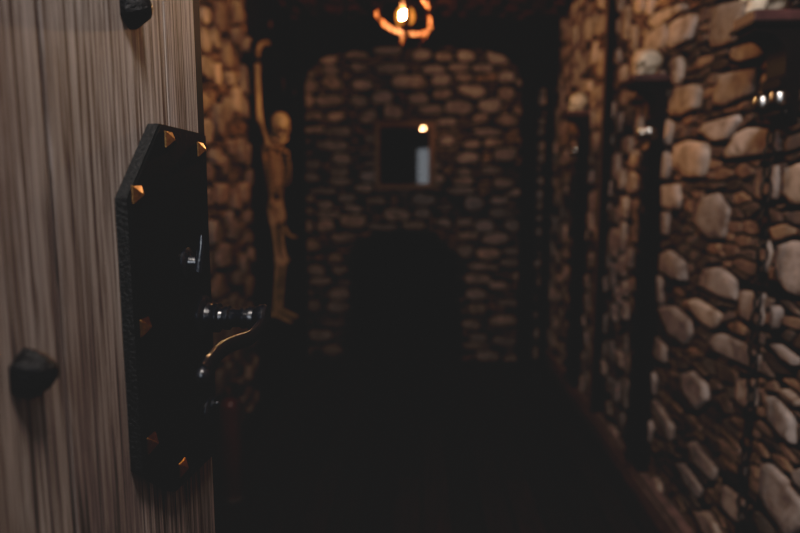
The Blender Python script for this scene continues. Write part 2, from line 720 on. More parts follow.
# outlines of the larger stones of the right wall, traced tile by tile (tile origin y, 4.44x)
T = {
    0: [[(130, 95), (225, 50), (240, 80), (215, 175), (130, 215), (115, 200)], [(30, 150), (105, 95), (110, 170), (90, 220), (15, 240), (10, 210)],
        [(330, 20), (430, 0), (470, 10), (430, 120), (400, 190), (310, 215), (285, 190), (300, 90)], [(410, 210), (520, 180), (560, 215), (540, 250), (430, 275), (395, 255)],
        [(345, 330), (500, 300), (505, 330), (480, 420), (350, 475), (315, 460)], [(520, 330), (625, 290), (640, 390), (600, 440), (520, 480), (515, 420)],
        [(130, 385), (245, 370), (262, 400), (255, 480), (180, 515), (110, 515), (105, 440)], [(60, 60), (190, 10), (200, 40), (50, 130), (20, 100)]],
    110: [[(125, 160), (200, 135), (290, 145), (295, 200), (270, 300), (180, 300), (125, 250)], [(280, 60), (420, 20), (430, 45), (380, 130), (320, 140), (260, 95)],
          [(420, 110), (470, 75), (600, 90), (610, 185), (520, 195), (380, 220), (375, 185)], [(515, 255), (600, 240), (600, 400), (545, 410), (500, 390), (500, 310)],
          [(640, 260), (711, 230), (760, 240), (760, 420), (680, 425), (625, 370)], [(75, 335), (160, 325), (170, 400), (155, 445), (75, 435)],
          [(270, 385), (330, 365), (385, 440), (360, 573), (290, 575), (225, 500)]],
    220: [[(75, 150), (120, 130), (190, 190), (195, 270), (150, 265), (70, 230)], [(280, 215), (340, 205), (415, 270), (410, 360), (340, 345), (250, 295)],
          [(430, 310), (535, 320), (535, 400), (520, 480), (430, 430)], [(205, 360), (235, 345), (350, 420), (310, 490), (260, 455)],
          [(80, 385), (130, 375), (210, 440), (220, 510), (185, 560), (120, 510)], [(610, 110), (660, 90), (760, 110), (770, 340), (680, 340), (605, 280), (600, 180)],
          [(520, 95), (555, 85), (565, 150), (540, 245), (520, 170)], [(590, 375), (615, 400), (600, 480), (575, 495)]],
    330: [[(300, 55), (340, 10), (450, 60), (515, 110), (510, 190), (470, 170), (420, 125), (310, 85)], [(425, 215), (500, 215), (500, 330), (475, 375), (410, 320)],
          [(180, 195), (220, 180), (290, 250), (295, 310), (240, 365), (170, 270)], [(35, 40), (60, 25), (110, 80), (105, 150), (70, 140), (30, 95)],
          [(550, 290), (600, 300), (670, 390), (670, 510), (620, 480), (545, 410)],
          [(565, 60), (600, 60), (690, 130), (680, 160), (620, 130)], [(30, 310), (60, 305), (140, 430), (125, 495), (80, 430), (25, 350)],
          [(610, 265), (640, 260), (711, 320), (700, 345), (620, 300)]],
    413: [[(525, 220), (560, 225), (640, 300), (700, 390), (720, 500), (640, 560), (560, 430), (515, 380)], [(350, 310), (455, 390), (445, 510), (350, 410)],
          [(200, 130), (225, 120), (330, 250), (310, 310), (220, 210)], [(150, 220), (180, 220), (265, 340), (240, 385), (180, 300)],
          [(430, 150), (465, 190), (455, 300), (435, 270)], [(240, 440), (290, 430), (345, 533), (340, 600), (270, 520)],
          [(670, 260), (711, 240), (760, 300), (760, 380), (690, 310)]],
}
traced = []
for y0, polys in T.items():
    for poly in polys:
        pts = []
        for zx, zy in poly:
            p = at_x(640 + zx / 4.44, y0 + zy / 4.44, WX - 0.018)
            pts.append((p.y, p.z))
        traced.append(pts)

rnd = random.Random(5)
in_view = lambda c: 1.3 < c[0] < 3.1 and 0.15 < c[1] < 2.35 and (EYE.z - 0.62 * c[0] < c[1]) and c[0] < 2.55
bigs, fill = stone_layout(0.0, BY, 0.0, CZ, traced, rnd, big=(0.075, 0.072), n_big=420, sliver=(0.115, 0.042), keep_clear=in_view)
stone_wall('wall_right', [(-0.1, 0), (BY, 0), (BY, CZ), (-0.1, CZ)], lambda u, v: Vector((WX, u, v)), Vector((-1, 0, 0)), bigs, fill, rnd, 0.022, 0.011, PAL, PALF, 0.09)

rnd = random.Random(8)
PAL_L = [(c[0] * 0.62, c[1] * 0.60, c[2] * 0.58) for c in PAL]  # left stones darkened in colour to stand in for weaker light there
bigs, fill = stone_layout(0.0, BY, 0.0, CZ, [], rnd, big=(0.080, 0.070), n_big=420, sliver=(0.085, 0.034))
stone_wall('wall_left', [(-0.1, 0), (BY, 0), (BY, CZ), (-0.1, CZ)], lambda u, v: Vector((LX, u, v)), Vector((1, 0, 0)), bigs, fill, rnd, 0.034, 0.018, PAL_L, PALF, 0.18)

# back wall with its low arched opening
AX0, AX1, AZ = at_y(355, 290, BY).x, at_y(456, 290, BY).x, at_y(408, 233, BY).z
acx, ahw = (AX0 + AX1) / 2, (AX1 - AX0) / 2
spring = AZ - 0.30
arch = [(AX0, 0.0), (AX0, spring)] + [(acx - ahw * math.cos(a), spring + 0.30 * math.sin(a)) for a in [PI * k / 16 for k in range(1, 16)]] + [(AX1, spring), (AX1, 0.0)]


def in_arch(c, rx, ry):
    x, z = c
    if AX0 - rx < x < AX1 + rx and z < spring:
        return True
    return ((x - acx) / (ahw + rx)) ** 2 + ((z - spring) / (0.30 + ry)) ** 2 < 1 and z >= spring - 0.01


rnd = random.Random(21)
bigs, fill = stone_layout(LX, WX, 0.0, CZ, [], rnd, big=(0.115, 0.052), n_big=260, sliver=(0.10, 0.034), blocked=in_arch)
PALB = [(0.31, 0.255, 0.235), (0.275, 0.235, 0.225), (0.33, 0.265, 0.23), (0.265, 0.225, 0.215)]
stone_wall('wall_back', [(LX, 0)] + arch + [(WX, 0), (WX, CZ), (LX, CZ)], lambda u, v: Vector((u, BY, v)), Vector((0, -1, 0)), bigs, fill, rnd, 0.040, 0.020, PALB, PALF, 0.2, 1.0)

# ceiling, covered with the same stone
rnd = random.Random(33)
bigs, fill = stone_layout(LX, WX, 0.0, BY, [], rnd, big=(0.075, 0.085), n_big=380, sliver=(0.085, 0.05))
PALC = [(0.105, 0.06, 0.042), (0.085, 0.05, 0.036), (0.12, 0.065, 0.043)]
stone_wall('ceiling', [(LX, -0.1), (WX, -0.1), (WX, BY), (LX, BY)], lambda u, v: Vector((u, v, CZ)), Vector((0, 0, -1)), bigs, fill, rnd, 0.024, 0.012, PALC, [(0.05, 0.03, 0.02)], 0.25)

# recess behind the arch
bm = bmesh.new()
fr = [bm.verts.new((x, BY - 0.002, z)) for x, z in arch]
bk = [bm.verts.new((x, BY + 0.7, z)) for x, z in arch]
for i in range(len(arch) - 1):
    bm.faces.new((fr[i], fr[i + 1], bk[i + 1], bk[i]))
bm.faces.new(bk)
tag(link('wall_recess', bm, M['recess_dark']), kind='structure')

bm = bmesh.new()
box(bm, (-1.6, -2.4, -0.06), (1.6, BY + 0.75, 0.0))
tag(link('floor', bm, M['floor']), kind='structure')

# front wall with the doorway the camera stands in
bm = bmesh.new()
FY0, FY1 = -0.16, -0.04
box(bm, (LX, FY0, 0), (-0.35, FY1, CZ))
box(bm, (0.58, FY0, 0), (WX, FY1, CZ))
box(bm, (-0.35, FY0, 2.32), (0.58, FY1, CZ))
tag(link('wall_front', bm, M['plaster']), kind='structure')

# skirtings
def skirting(name, x0, x1, y0, y1):
    bm = bmesh.new()
    box(bm, (x0, y0, 0.001), (x1, y1, 0.085), 0.003)
    ins = 0.008
    if x1 > 0:
        box(bm, (x0 + ins, y0, 0.085), (x1, y1, 0.118), 0.005)
    else:
        box(bm, (x0, y0, 0.085), (x1 - ins, y1, 0.118), 0.005)
    tag(link(name, bm, M['skirting'] if x1 > 0 else M['wood_shaded']), kind='structure')  # left skirting's shade is put into the colour by the near-black wood


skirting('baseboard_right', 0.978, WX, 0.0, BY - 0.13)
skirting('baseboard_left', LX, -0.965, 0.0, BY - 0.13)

# timber portal before the back wall: two jambs and a low arched head
PY = 4.72
inner_px = [(303, 420), (303, 180), (303, 82), (307, 66), (322, 55), (350, 47), (385, 43.5), (412, 43), (450, 43.5), (482, 46), (505, 53), (518, 64), (524, 82), (523, 180), (523, 420)]
inn = []
for x, y in inner_px:
    p = at_y(x, y, PY)
    inn.append((p.x, max(p.z, 0.0)))
inn[0] = (inn[1][0], 0.0)
inn[-1] = (inn[-2][0], 0.0)
ro = at_y(538, 120, PY).x
hz = at_y(538, 86, PY).z
outline = [(LX + 0.03, 0.0)] + inn + [(ro, 0.0), (ro, hz), (WX - 0.02, hz), (WX - 0.02, CZ - 0.012), (LX + 0.03, CZ - 0.012)]
bm = bmesh.new()
prism(bm, [(x, PY, z) for x, z in outline], (0, 0.09, 0))
tag(link('trim_1', bm, M['dark_wood']), kind='structure')
bm = bmesh.new()
box(bm, (at_y(546, 150, PY).x, PY, 0), (at_y(552, 150, PY).x, PY + 0.06, hz - 0.001), 0.004)
tag(link('trim_2', bm, M['dark_wood']), kind='structure')
# dark strips on the wall below the two farther shelves
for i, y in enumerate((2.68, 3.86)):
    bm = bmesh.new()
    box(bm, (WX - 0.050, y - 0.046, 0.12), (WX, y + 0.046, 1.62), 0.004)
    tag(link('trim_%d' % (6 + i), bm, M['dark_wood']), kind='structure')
# upright batten over a joint in the right wall
bm = bmesh.new()
box(bm, (WX - 0.062, 3.40, 0.12), (WX, 3.425, CZ - 0.03), 0.004)
tag(link('trim_3', bm, M['batten']), kind='structure')
bm = bmesh.new()
box(bm, (WX - 0.055, 3.376, 0.12), (WX, 3.398, CZ - 0.03), 0.003)
tag(link('trim_4', bm, M['dark_wood']), kind='structure')


# ------------------------------------------------------------------ the open door
DX = -0.30
DEDGE = 0.806
door = empty('door_1', (DX, -0.03, 0.012))
tag(door, 'weathered grey-brown plank door standing open with black iron lock plate', 'door', kind='structure')
D0 = Vector(door.location)


def dloc(p):
    return Vector(p) - D0


bm = bmesh.new()
lay = bm.faces.layers.float_color.new('plank')
edges_y = [-0.03, 0.215, at_x(66, 390, DX).y, at_x(176, 266, DX).y, DEDGE]
for i in range(len(edges_y) - 1):
    ga, gb = (0.0032 if i == 2 else 0.0016), (0.0032 if i == 1 else 0.0016)
    before = set(bm.faces)
    box(bm, (-0.045, edges_y[i] + ga - D0.y, 0), (0.0, edges_y[i + 1] - gb - D0.y, 2.26), 0.0016)
    for f in bm.faces:
        if f not in before:
            f[lay] = (random.random(), random.random(), random.random(), 1)
box(bm, (-0.040, -0.03 - D0.y + 0.002, 0.005), (-0.032, DEDGE - D0.y - 0.002, 2.255))
link('door_panel', bm, M['door'], door)

# dark strip along the free edge
bm = bmesh.new()
box(bm, (-0.03, DEDGE - D0.y, 0), (-0.012, DEDGE + 0.055 - D0.y, 2.26), 0.002)
link('edge_strip', bm, M['rubber'], door)

# big faceted iron studs
def clavo(px, py, s, hgt, rot):
    c = at_x(px, py, DX)
    bm = bmesh.new()
    prof = [(0.0, 1.0), (0.30, 1.0), (0.78, 0.62), (1.0, 0.28), (1.04, 0.0)]
    rings = []
    n = 6
    for h, r in prof:
        if r == 0:
            rings.append([bm.verts.new((h * hgt, 0, 0))])
        else:
            rings.append([bm.verts.new((h * hgt, math.cos(rot + 2 * PI * k / n) * r * s, math.sin(rot + 2 * PI * k / n) * r * s)) for k in range(n)])
    for A, B in zip(rings, rings[1:]):
        for k in range(n):
            k2 = (k + 1) % n
            bm.faces.new((A[k], A[k2], B[k2], B[k]) if len(B) > 1 else (A[k], A[k2], B[0]))
    bm.faces.new(rings[0][::-1])
    es = [e for e in bm.edges]
    bmesh.ops.bevel(bm, geom=es, offset=0.0012, segments=1, affect='EDGES')
    o = link('door_stud', bm, M['clavo'], door)
    o.location = dloc(c)
    return o


clavo(24, 373, 0.0195, 0.024, PI / 6)
clavo(128, 8, 0.0215, 0.024, PI / 6)

# lock plate: upright rectangle with its two near corners cut
TH = 0.0145
PXF = DX + TH
plate_px = {}
q = lambda x, y: (lambda p: (p.y, p.z))(at_x(x, y, PXF))
A, B, C, Dd, E_ = q(129, 198), q(160.5, 123.5), q(206, 134.5), q(215.5, 454), q(177.5, 491)
F_ = (A[0], at_x(134, 468, DX).z)
oct2 = [A, B, C, Dd, E_, F_]
bm = bmesh.new()
prism(bm, [(DX + 0.0003, y, z) for y, z in oct2], (TH, 0, 0), 1, 0, False)
fr = [e for e in bm.edges if all(abs(v.co.x - PXF - 0.0003) < 1e-5 for v in e.verts) and len(e.link_faces) == 2 and any(f.material_index == 1 for f in e.link_faces)]
bmesh.ops.bevel(bm, geom=fr, offset=0.0022, segments=2, affect='EDGES')
for v in bm.verts:
    v.co -= D0
plate = link('lock_plate', bm, [M['plate'], M['plate_edge']], door)


def pyramid(bm, y, z, s=0.0095, h=0.0095):
    x = PXF + 0.0005
    b = [bm.verts.new(Vector((x, y + dy * s, z + dz * s)) - D0) for dy, dz in ((-1, -1), (1, -1), (1, 1), (-1, 1))]
    b2 = [bm.verts.new(Vector((x + 0.002, y + dy * s, z + dz * s)) - D0) for dy, dz in ((-1, -1), (1, -1), (1, 1), (-1, 1))]
    t = bm.verts.new(Vector((x + h, y, z)) - D0)
    for i in range(4):
        bm.faces.new((b[i], b[(i + 1) % 4], b2[(i + 1) % 4], b2[i]))
        bm.faces.new((b2[i], b2[(i + 1) % 4], t))
    bm.faces.new(b[::-1])
    bmesh.ops.bevel(bm, geom=list(bm.edges), offset=0.0006, segments=1, affect='EDGES')


for px, py in ((167, 140), (199, 150), (135, 195), (143, 327), (150, 443), (181, 468)):
    p = at_x(px, py, PXF)
    bm = bmesh.new()
    pyramid(bm, min(p.y, 0.806), p.z)
    o = link('rivet', bm, M['bronze'], plate)
    o['label'] = 'bronze pyramid rivet'

# lever handle
HY, HZ = 0.752, at_x(203, 321, PXF + 0.005).z
hand = bmesh.new()
NE = at_x(254, 324, -0.206)
HZ = (NE.z + HZ) / 2
xe = -0.206
o0 = Vector((PXF, HY, HZ)) - D0
L = xe - PXF
lathe(hand, o0, (1, 0, 0), [(0.0, 0.029), (0.004, 0.029), (0.007, 0.0245), (0.008, 0.020), (0.013, 0.0175), (0.016, 0.0190), (0.022, 0.0190), (0.024, 0.0140), (0.028, 0.0128), (0.030, 0.0155), (0.036, 0.0155), (0.038, 0.0120), (L * 0.62, 0.0118), (L * 0.66, 0.0138), (L * 0.71, 0.0138), (L * 0.73, 0.0122), (L * 0.77, 0.0150), (L * 0.84, 0.0150), (L * 0.86, 0.0142), (L * 0.96, 0.0185), (L * 1.03, 0.0185), (L * 1.07, 0.0155), (L * 1.09, 0.0)], 32)
handle = link('lever_handle', hand, M['gloss'], door, True, 40)
bm = bmesh.new()
lev_px = [(260, 322), (252, 332), (240, 337), (229, 341), (220, 347), (213, 355), (208, 363), (203, 372)]
pts = []
for i, (x, y) in enumerate(lev_px):
    t = i / (len(lev_px) - 1)
    xx = xe + 0.003 - 0.008 * math.sin(t * PI) - 0.010 * t * t
    p = at_x(x, y + 4, xx)
    if i == 0:
        p = Vector((xe + 0.002, HY, HZ - 0.004))
    pts.append(p - D0)
# smooth
sm = []
for i in range(len(pts) - 1):
    for k in range(4):
        t = k / 4
        p0, p1, p2, p3 = pts[max(i - 1, 0)], pts[i], pts[i + 1], pts[min(i + 2, len(pts) - 1)]
        sm.append(0.5 * ((2 * p1) + (p2 - p0) * t + (2 * p0 - 5 * p1 + 4 * p2 - p3) * t * t + (3 * p1 - p0 - 3 * p2 + p3) * t ** 3))
sm.append(pts[-1])
rad = [0.0115 - 0.003 * math.sin(PI * min(1, i / (len(sm) - 1) * 1.3)) + (0.002 if i > len(sm) - 6 else 0) for i in range(len(sm))]
tube(bm, sm, rad, 14, True, (0.48, 1.05), Vector((1, 0, 0)))
sphere(bm, sm[-1], 0.0105, 14, 10, (0.75, 1, 1))
link('lever', bm, M['gloss'], handle, True, 50)

# thumb turn above the handle
tp = at_x(186, 263, PXF)
bm = bmesh.new()
t0 = tp - D0
lathe(bm, t0, (1, 0, 0), [(0, 0.019), (0.003, 0.019), (0.0055, 0.0155), (0.006, 0.010), (0.014, 0.008), (0.015, 0.0)], 24)
turn = link('thumb_turn', bm, M['gloss'], door, True, 40)
bm = bmesh.new()
tube(bm, [t0 + Vector((0.015, -0.004, -0.010)), t0 + Vector((0.017, -0.003, 0.004)), t0 + Vector((0.019, -0.001, 0.018)), t0 + Vector((0.020, 0.0, 0.034))], [0.0062, 0.0056, 0.0046, 0.003], 12, True, (0.7, 1.0))
link('thumb_piece', bm, M['gloss'], turn, True, 60)

# key escutcheon with a swing cover below the handle
kp = at_x(209, 412, PXF) - D0
bm = bmesh.new()
lathe(bm, kp, (1, 0, 0), [(0, 0.021), (0.003, 0.021), (0.0058, 0.017), (0.006, 0.0)], 26)
kb = link('keyhole_escutcheon', bm, M['gloss'], door, True, 40)
bm = bmesh.new()
ko = kp + Vector((0.0064, 0, 0))
outl = [(0.012 * math.cos(a), 0.010 + 0.011 * math.sin(a)) for a in [PI * k / 10 for k in range(-2, 13)]] + [(-0.009, -0.012), (0.0, -0.019), (0.009, -0.012)]
prism(bm, [ko + Vector((0, y, z)) for y, z in outl], (0.004, 0, 0))
bmesh.ops.bevel(bm, geom=[e for e in bm.edges if len(e.link_faces) == 2 and e.calc_face_angle(0) > 0.7], offset=0.0012, segments=2, affect='EDGES')
sphere(bm, ko + Vector((0.005, 0, 0.012)), 0.0042, 12, 8)
link('keyhole_cover', bm, M['gloss'], kb, True, 35)


# ------------------------------------------------------------------ hanging orb lamp
LP = at_y(405, 18, 2.8)
lamp = empty('orb_pendant_lamp', LP)
tag(lamp, 'glowing openwork metal orb lamp hanging below the stone ceiling', 'pendant lamp')
R = 0.132


def band(rx, ry, rz, Rr, w=0.029):
    bm = bmesh.new()
    mtx = Matrix.Rotation(rz, 3, 'Z') @ Matrix.Rotation(ry, 3, 'Y') @ Matrix.Rotation(rx, 3, 'X')
    n = 48
    prev = None
    rings = []
    for k in range(n):
        a = 2 * PI * k / n
        c, s = math.cos(a), math.sin(a)
        rings.append([bm.verts.new(mtx @ Vector((c * r, s * r, z))) for r, z in ((Rr, -w / 2), (Rr + 0.003, -w / 2), (Rr + 0.003, w / 2), (Rr, w / 2))])
    for k in range(n):
        A, Bq = rings[k], rings[(k + 1) % n]
        for i in range(4):
            bm.faces.new((A[i], A[(i + 1) % 4], Bq[(i + 1) % 4], Bq[i]))
    link('band', bm, M['band'], lamp, True, 40)


band(math.radians(-15), math.radians(12), 0, R, 0.021)           # tilted hoop
band(PI / 2, 0, math.radians(96), R - 0.004, 0.024)             # uprights
band(PI / 2, 0, math.radians(26), R - 0.008, 0.026)
bm = bmesh.new()
lathe(bm, (0, 0, R - 0.004), (0, 0, 1), [(0, 0.012), (0.02, 0.016), (0.03, 0.006)], 16)
tube(bm, [(0, 0, R + 0.02), (0, 0, CZ - LP.z - 0.05)], 0.005, 8)
link('stem', bm, M['chain'], lamp, True, 40)
bm = bmesh.new()
lathe(bm, (0, 0, CZ - LP.z - 0.055), (0, 0, 1), [(0, 0.012), (0.008, 0.05), (0.03, 0.055)], 24)
link('ceiling_rose', bm, M['chain'], lamp, True, 40)
bm = bmesh.new()
lathe(bm, (0, 0, -0.060), (0, 0, 1), [(0, 0.008), (0.004, 0.014), (0.022, 0.018), (0.030, 0.027), (0.052, 0.0275), (0.0522, 0.0255), (0.034, 0.0235), (0.030, 0.0)], 24)
tube(bm, [(0, 0, -0.048), (0, 0, -R + 0.006)], 0.006, 8)
link('socket_shade_cup', bm, M['chain'], lamp, True, 40)  # cup added round the socket to keep bulb light off floor and lower walls
bm = bmesh.new()
sphere(bm, (0, 0, 0.004), 0.021, 20, 14, (1, 1, 1.25))
link('bulb', bm, M['bulb'], lamp, True)
bm = bmesh.new()
sphere(bm, (0, 0, 0.006), 0.044, 24, 16, (1, 1, 1.05))
link('amber_halo_shell', bm, M['amber'], lamp, True)

# ------------------------------------------------------------------ skulls
def skull_mesh(bm, jaw=False, s=1.0):
    """face towards -X, base at z=0, about 0.15 m long before scaling"""
    def deform(v):
        p = v.co
        # flatten the sides, draw in the temples, keep the brow
        if p.x < -0.035:
            t = min(1, (-0.035 - p.x) / 0.04)
            p.y *= 1 - 0.22 * t
        if p.z < 0.045:
            p.y *= 0.88
    vs = sphere(bm, (0.012, 0, 0.082), 0.066, 26, 18, (1.12, 0.90, 0.92))
    for v in vs:
        deform(v)
    # brow ridge, cheek bones, upper jaw, nose bridge
    tube(bm, [(-0.040, 0.040, 0.070), (-0.054, 0.022, 0.079), (-0.058, 0.0, 0.076), (-0.054, -0.022, 0.079), (-0.040, -0.040, 0.070)], [0.007, 0.009, 0.008, 0.009, 0.007], 10)
    for sgn in (-1, 1):
        tube(bm, [(-0.046, 0.018 * sgn, 0.043), (-0.042, 0.040 * sgn, 0.046), (-0.020, 0.054 * sgn, 0.049), (0.008, 0.056 * sgn, 0.052)], [0.008, 0.010, 0.006, 0.005], 10)
        tube(bm, [(-0.042, 0.043 * sgn, 0.048), (-0.042, 0.043 * sgn, 0.068)], [0.006, 0.006], 8)
        tube(bm, [(-0.058, 0.004 * sgn, 0.074), (-0.062, 0.009 * sgn, 0.058), (-0.055, 0.014 * sgn, 0.040)], [0.004, 0.004, 0.006], 8)
    sphere(bm, (-0.040, 0, 0.026), 0.024, 16, 10, (0.95, 1.05, 0.95))
    # upper teeth
    for k in range(9):
        a = math.radians(-68 + 17 * k)
        sphere(bm, (-0.040 - 0.023 * math.cos(a), 0.0235 * math.sin(a), 0.010), 0.0045, 8, 6, (0.8, 0.9, 1.6))
    sphere(bm, (0.02, 0, 0.036), 0.036, 16, 10, (1.1, 0.85, 0.8))


def skull_sockets(bm):
    for sgn in (-1, 1):
        sphere(bm, (-0.050, 0.0225 * sgn, 0.059), 0.0140, 14, 10, (0.72, 1.0, 0.95))
    sphere(bm, (-0.0595, 0, 0.044), 0.0085, 10, 8, (0.6, 0.75, 1.25))


def jaw_mesh(bm):
    pts = [(0.004, 0.046, 0.040), (-0.002, 0.044, 0.008), (-0.026, 0.034, -0.008), (-0.052, 0.016, -0.012), (-0.060, 0, -0.012), (-0.052, -0.016, -0.012), (-0.026, -0.034, -0.008), (-0.002, -0.044, 0.008), (0.004, -0.046, 0.040)]
    tube(bm, pts, [0.005, 0.007, 0.008, 0.009, 0.010, 0.009, 0.008, 0.007, 0.005], 10)
    for k in range(8):
        a = math.radians(-60 + 17 * k)
        sphere(bm, (-0.036 - 0.022 * math.cos(a), 0.022 * math.sin(a), 0.0), 0.004, 8, 6, (0.8, 0.9, 1.5))


def scale_bm(bm, s, move=(0, 0, 0), rot=None):
    for v in bm.verts:
        p = v.co * s
        if rot is not None:
            p = rot @ p
        v.co = p + Vector(move)


# ------------------------------------------------------------------ skeleton shackled to the left wall
SKY = 3.62
SK = empty('skeleton', (LX + 0.050, SKY, 0.0))
tag(SK, 'brown human skeleton hanging on dark boards of the left wall with one arm raised', 'skeleton')
WXS = LX + 0.050


def s_at(px, py, dx):
    """point seen at a pixel, dx out from the skeleton's wall plane, in its own frame"""
    p = at_x(px, py, WXS + dx)
    return Vector((dx, p.y - SKY, p.z))


zs = lambda py: at_x(280, py, WXS + 0.09).z
z_sk, z_sh, z_pel, z_knee, z_ank = zs(125), zs(151), zs(212), zs(262), zs(310)
S = 0.86
# skull, facing into the passage (+X) and down a little
bm = bmesh.new()
skull_mesh(bm)
rot = Matrix.Rotation(math.radians(118), 3, 'Z') @ Matrix.Rotation(math.radians(-20), 3, 'Y')
scale_bm(bm, 0.98, (0.11, 0, z_sk - 0.075), rot)
skull = link('skull', bm, M['bone'], SK, True)
bm = bmesh.new()
skull_sockets(bm)
scale_bm(bm, 0.98, (0.11, 0, z_sk - 0.075), rot)
link('eye_sockets', bm, M['socket'], skull, True)
bm = bmesh.new()
jaw_mesh(bm)
scale_bm(bm, 0.98, (0.11, 0, z_sk - 0.083), rot)
link('jaw', bm, M['bone'], skull, True)
# spine
bm = bmesh.new()
zt, zb = z_sk - 0.06, z_pel + 0.02
nv = 20
for k in range(nv):
    t = k / (nv - 1)
    z = zt + (zb - zt) * t
    x = 0.055 + 0.018 * math.cos(t * 5.5)
    lathe(bm, (x, 0, z - 0.010), (0, 0, 1), [(0, 0.013 + 0.004 * t), (0.004, 0.010 + 0.004 * t), (0.012, 0.010 + 0.004 * t), (0.016, 0.013 + 0.004 * t)], 10)
    tube(bm, [(x - 0.008, 0, z), (x - 0.035, 0, z - 0.008)], [0.004, 0.002], 6)
link('spine', bm, M['bone'], SK, True, 50)
# ribs, breastbone, collar bones, shoulder blades
bm = bmesh.new()
z0 = z_sh - 0.005
for k in range(9):
    w = (0.066, 0.088, 0.100, 0.107, 0.110, 0.110, 0.105, 0.097, 0.085)[k]
    d = (0.050, 0.066, 0.078, 0.085, 0.09, 0.09, 0.084, 0.075, 0.06)[k]
    zk = z0 - 0.027 * k
    for sgn in (-1, 1):
        pts = []
        last = 155 if k < 7 else 115
        for a in range(0, last + 1, 12):
            r = math.radians(a)
            pts.append((0.055 + d * (1 - math.cos(r)) * 0.62 - 0.01 * math.sin(r), sgn * w * math.sin(min(r, PI * 0.98)) * (1.0), zk - 0.045 * (a / 155) + (0.012 if a > 130 else 0)))
        tube(bm, pts, [0.0055] * len(pts), 7)
tube(bm, [(0.155, 0, z0 - 0.02), (0.168, 0, z0 - 0.09), (0.166, 0, z0 - 0.18)], [0.014, 0.012, 0.007], 8, True, (0.5, 1), Vector((1, 0, 0)))
for sgn in (-1, 1):
    tube(bm, [(0.155, 0.01 * sgn, z0 - 0.005), (0.125, 0.08 * sgn, z0 + 0.014), (0.085, 0.145 * sgn, z0 + 0.03)], [0.008, 0.006, 0.008], 8)
    prism(bm, [(0.035, 0.05 * sgn, z0), (0.035, 0.135 * sgn, z0 + 0.025), (0.032, 0.10 * sgn, z0 - 0.06), (0.034, 0.06 * sgn, z0 - 0.13)], (0.006, 0, 0))
link('rib_cage', bm, M['bone'], SK, True, 50)
# pelvis
bm = bmesh.new()
for sgn in (-1, 1):
    pts = []
    for k in range(9):
        a = math.radians(-40 + 28 * k)
        pts.append((0.055 + 0.05 * max(0, math.sin(a * 0.9)), sgn * (0.028 + 0.062 * math.sin(math.radians(20 * k))), z_pel + 0.065 * math.cos(math.radians(22.5 * k))))
    tube(bm, pts, [0.016, 0.02, 0.022, 0.02, 0.018, 0.018, 0.016, 0.014, 0.012], 10, True, (0.5, 1.0))
    sphere(bm, (0.07, sgn * 0.09, z_pel - 0.025), 0.02, 12, 8)
tube(bm, [(0.045, 0, z_pel + 0.055), (0.035, 0, z_pel), (0.05, 0, z_pel - 0.045)], [0.026, 0.022, 0.008], 10)
tube(bm, [(0.09, -0.04, z_pel - 0.062), (0.10, 0, z_pel - 0.058), (0.09, 0.04, z_pel - 0.062)], 0.011, 8)
link('pelvis', bm, M['bone'], SK, True, 50)


def long_bone(bm, a, b, r, k=1.9):
    a, b = Vector(a), Vector(b)
    tube(bm, [a, a.lerp(b, 0.08), a.lerp(b, 0.2), a.lerp(b, 0.5), a.lerp(b, 0.8), a.lerp(b, 0.92), b], [r * k * 0.8, r * k, r * 1.15, r, r * 1.15, r * k, r * k * 0.8], 9)
    sphere(bm, a, r * k * 0.95, 10, 7)
    sphere(bm, b, r * k * 0.95, 10, 7)


def hand_mesh(bm, wrist, up, side):
    """small bony hand, fingers curled forward"""
    w = Vector(wrist)
    up = Vector(up).normalized()
    sd = Vector(side).normalized()
    fw = Vector((1, 0, 0))
    sphere(bm, w + up * 0.012, 0.016, 10, 7)
    for i, l in enumerate((0.075, 0.085, 0.082, 0.066)):
        o = sd * (-0.021 + 0.014 * i)
        p1 = w + up * 0.02 + o * 0.6
        p2 = w + up * 0.07 + o * 1.25
        p3 = p2 + up * (l * 0.42) + fw * 0.012
        p4 = p3 + up * (l * 0.15) + fw * 0.028
        p5 = p4 - up * 0.008 + fw * 0.020
        tube(bm, [p1, p2, p3, p4, p5], [0.005, 0.0058, 0.0048, 0.0042, 0.003], 7)
    t1 = w + up * 0.02 - sd * 0.016
    t2 = t1 + up * 0.035 - sd * 0.028 + fw * 0.012
    tube(bm, [t1, t2, t2 + up * 0.03 + fw * 0.012], [0.005, 0.005, 0.003], 7)


HANDS = []
for sgn in (-1, 1):
    sh = Vector((0.075, sgn * 0.15, z_sh + 0.022))
    if sgn < 0:
        el = s_at(259.5, 118, 0.06)
        wr = s_at(257, 62, 0.04)
        el.y = max(el.y, -0.42)
    else:
        el = Vector((0.055, 0.19, z_sh - 0.22))
        wr = Vector((0.075, 0.17, z_sh - 0.43))
    bm = bmesh.new()
    long_bone(bm, sh, el, 0.0105)
    long_bone(bm, el + Vector((0.006, 0.004, 0)), wr + Vector((0.004, 0.010, 0)), 0.0068)
    long_bone(bm, el + Vector((-0.004, -0.006, 0)), wr + Vector((-0.004, -0.010, 0)), 0.0062)
    arm = link('arm', bm, M['bone'], SK, True, 60)
    bm = bmesh.new()
    hand_mesh(bm, wr, (wr - el) * 1.0 + Vector((0.05, 0, 0)), (0, 1, 0))
    link('hand', bm, M['bone'], arm, True, 60)
    HANDS.append((wr + SK.location, wr - el))
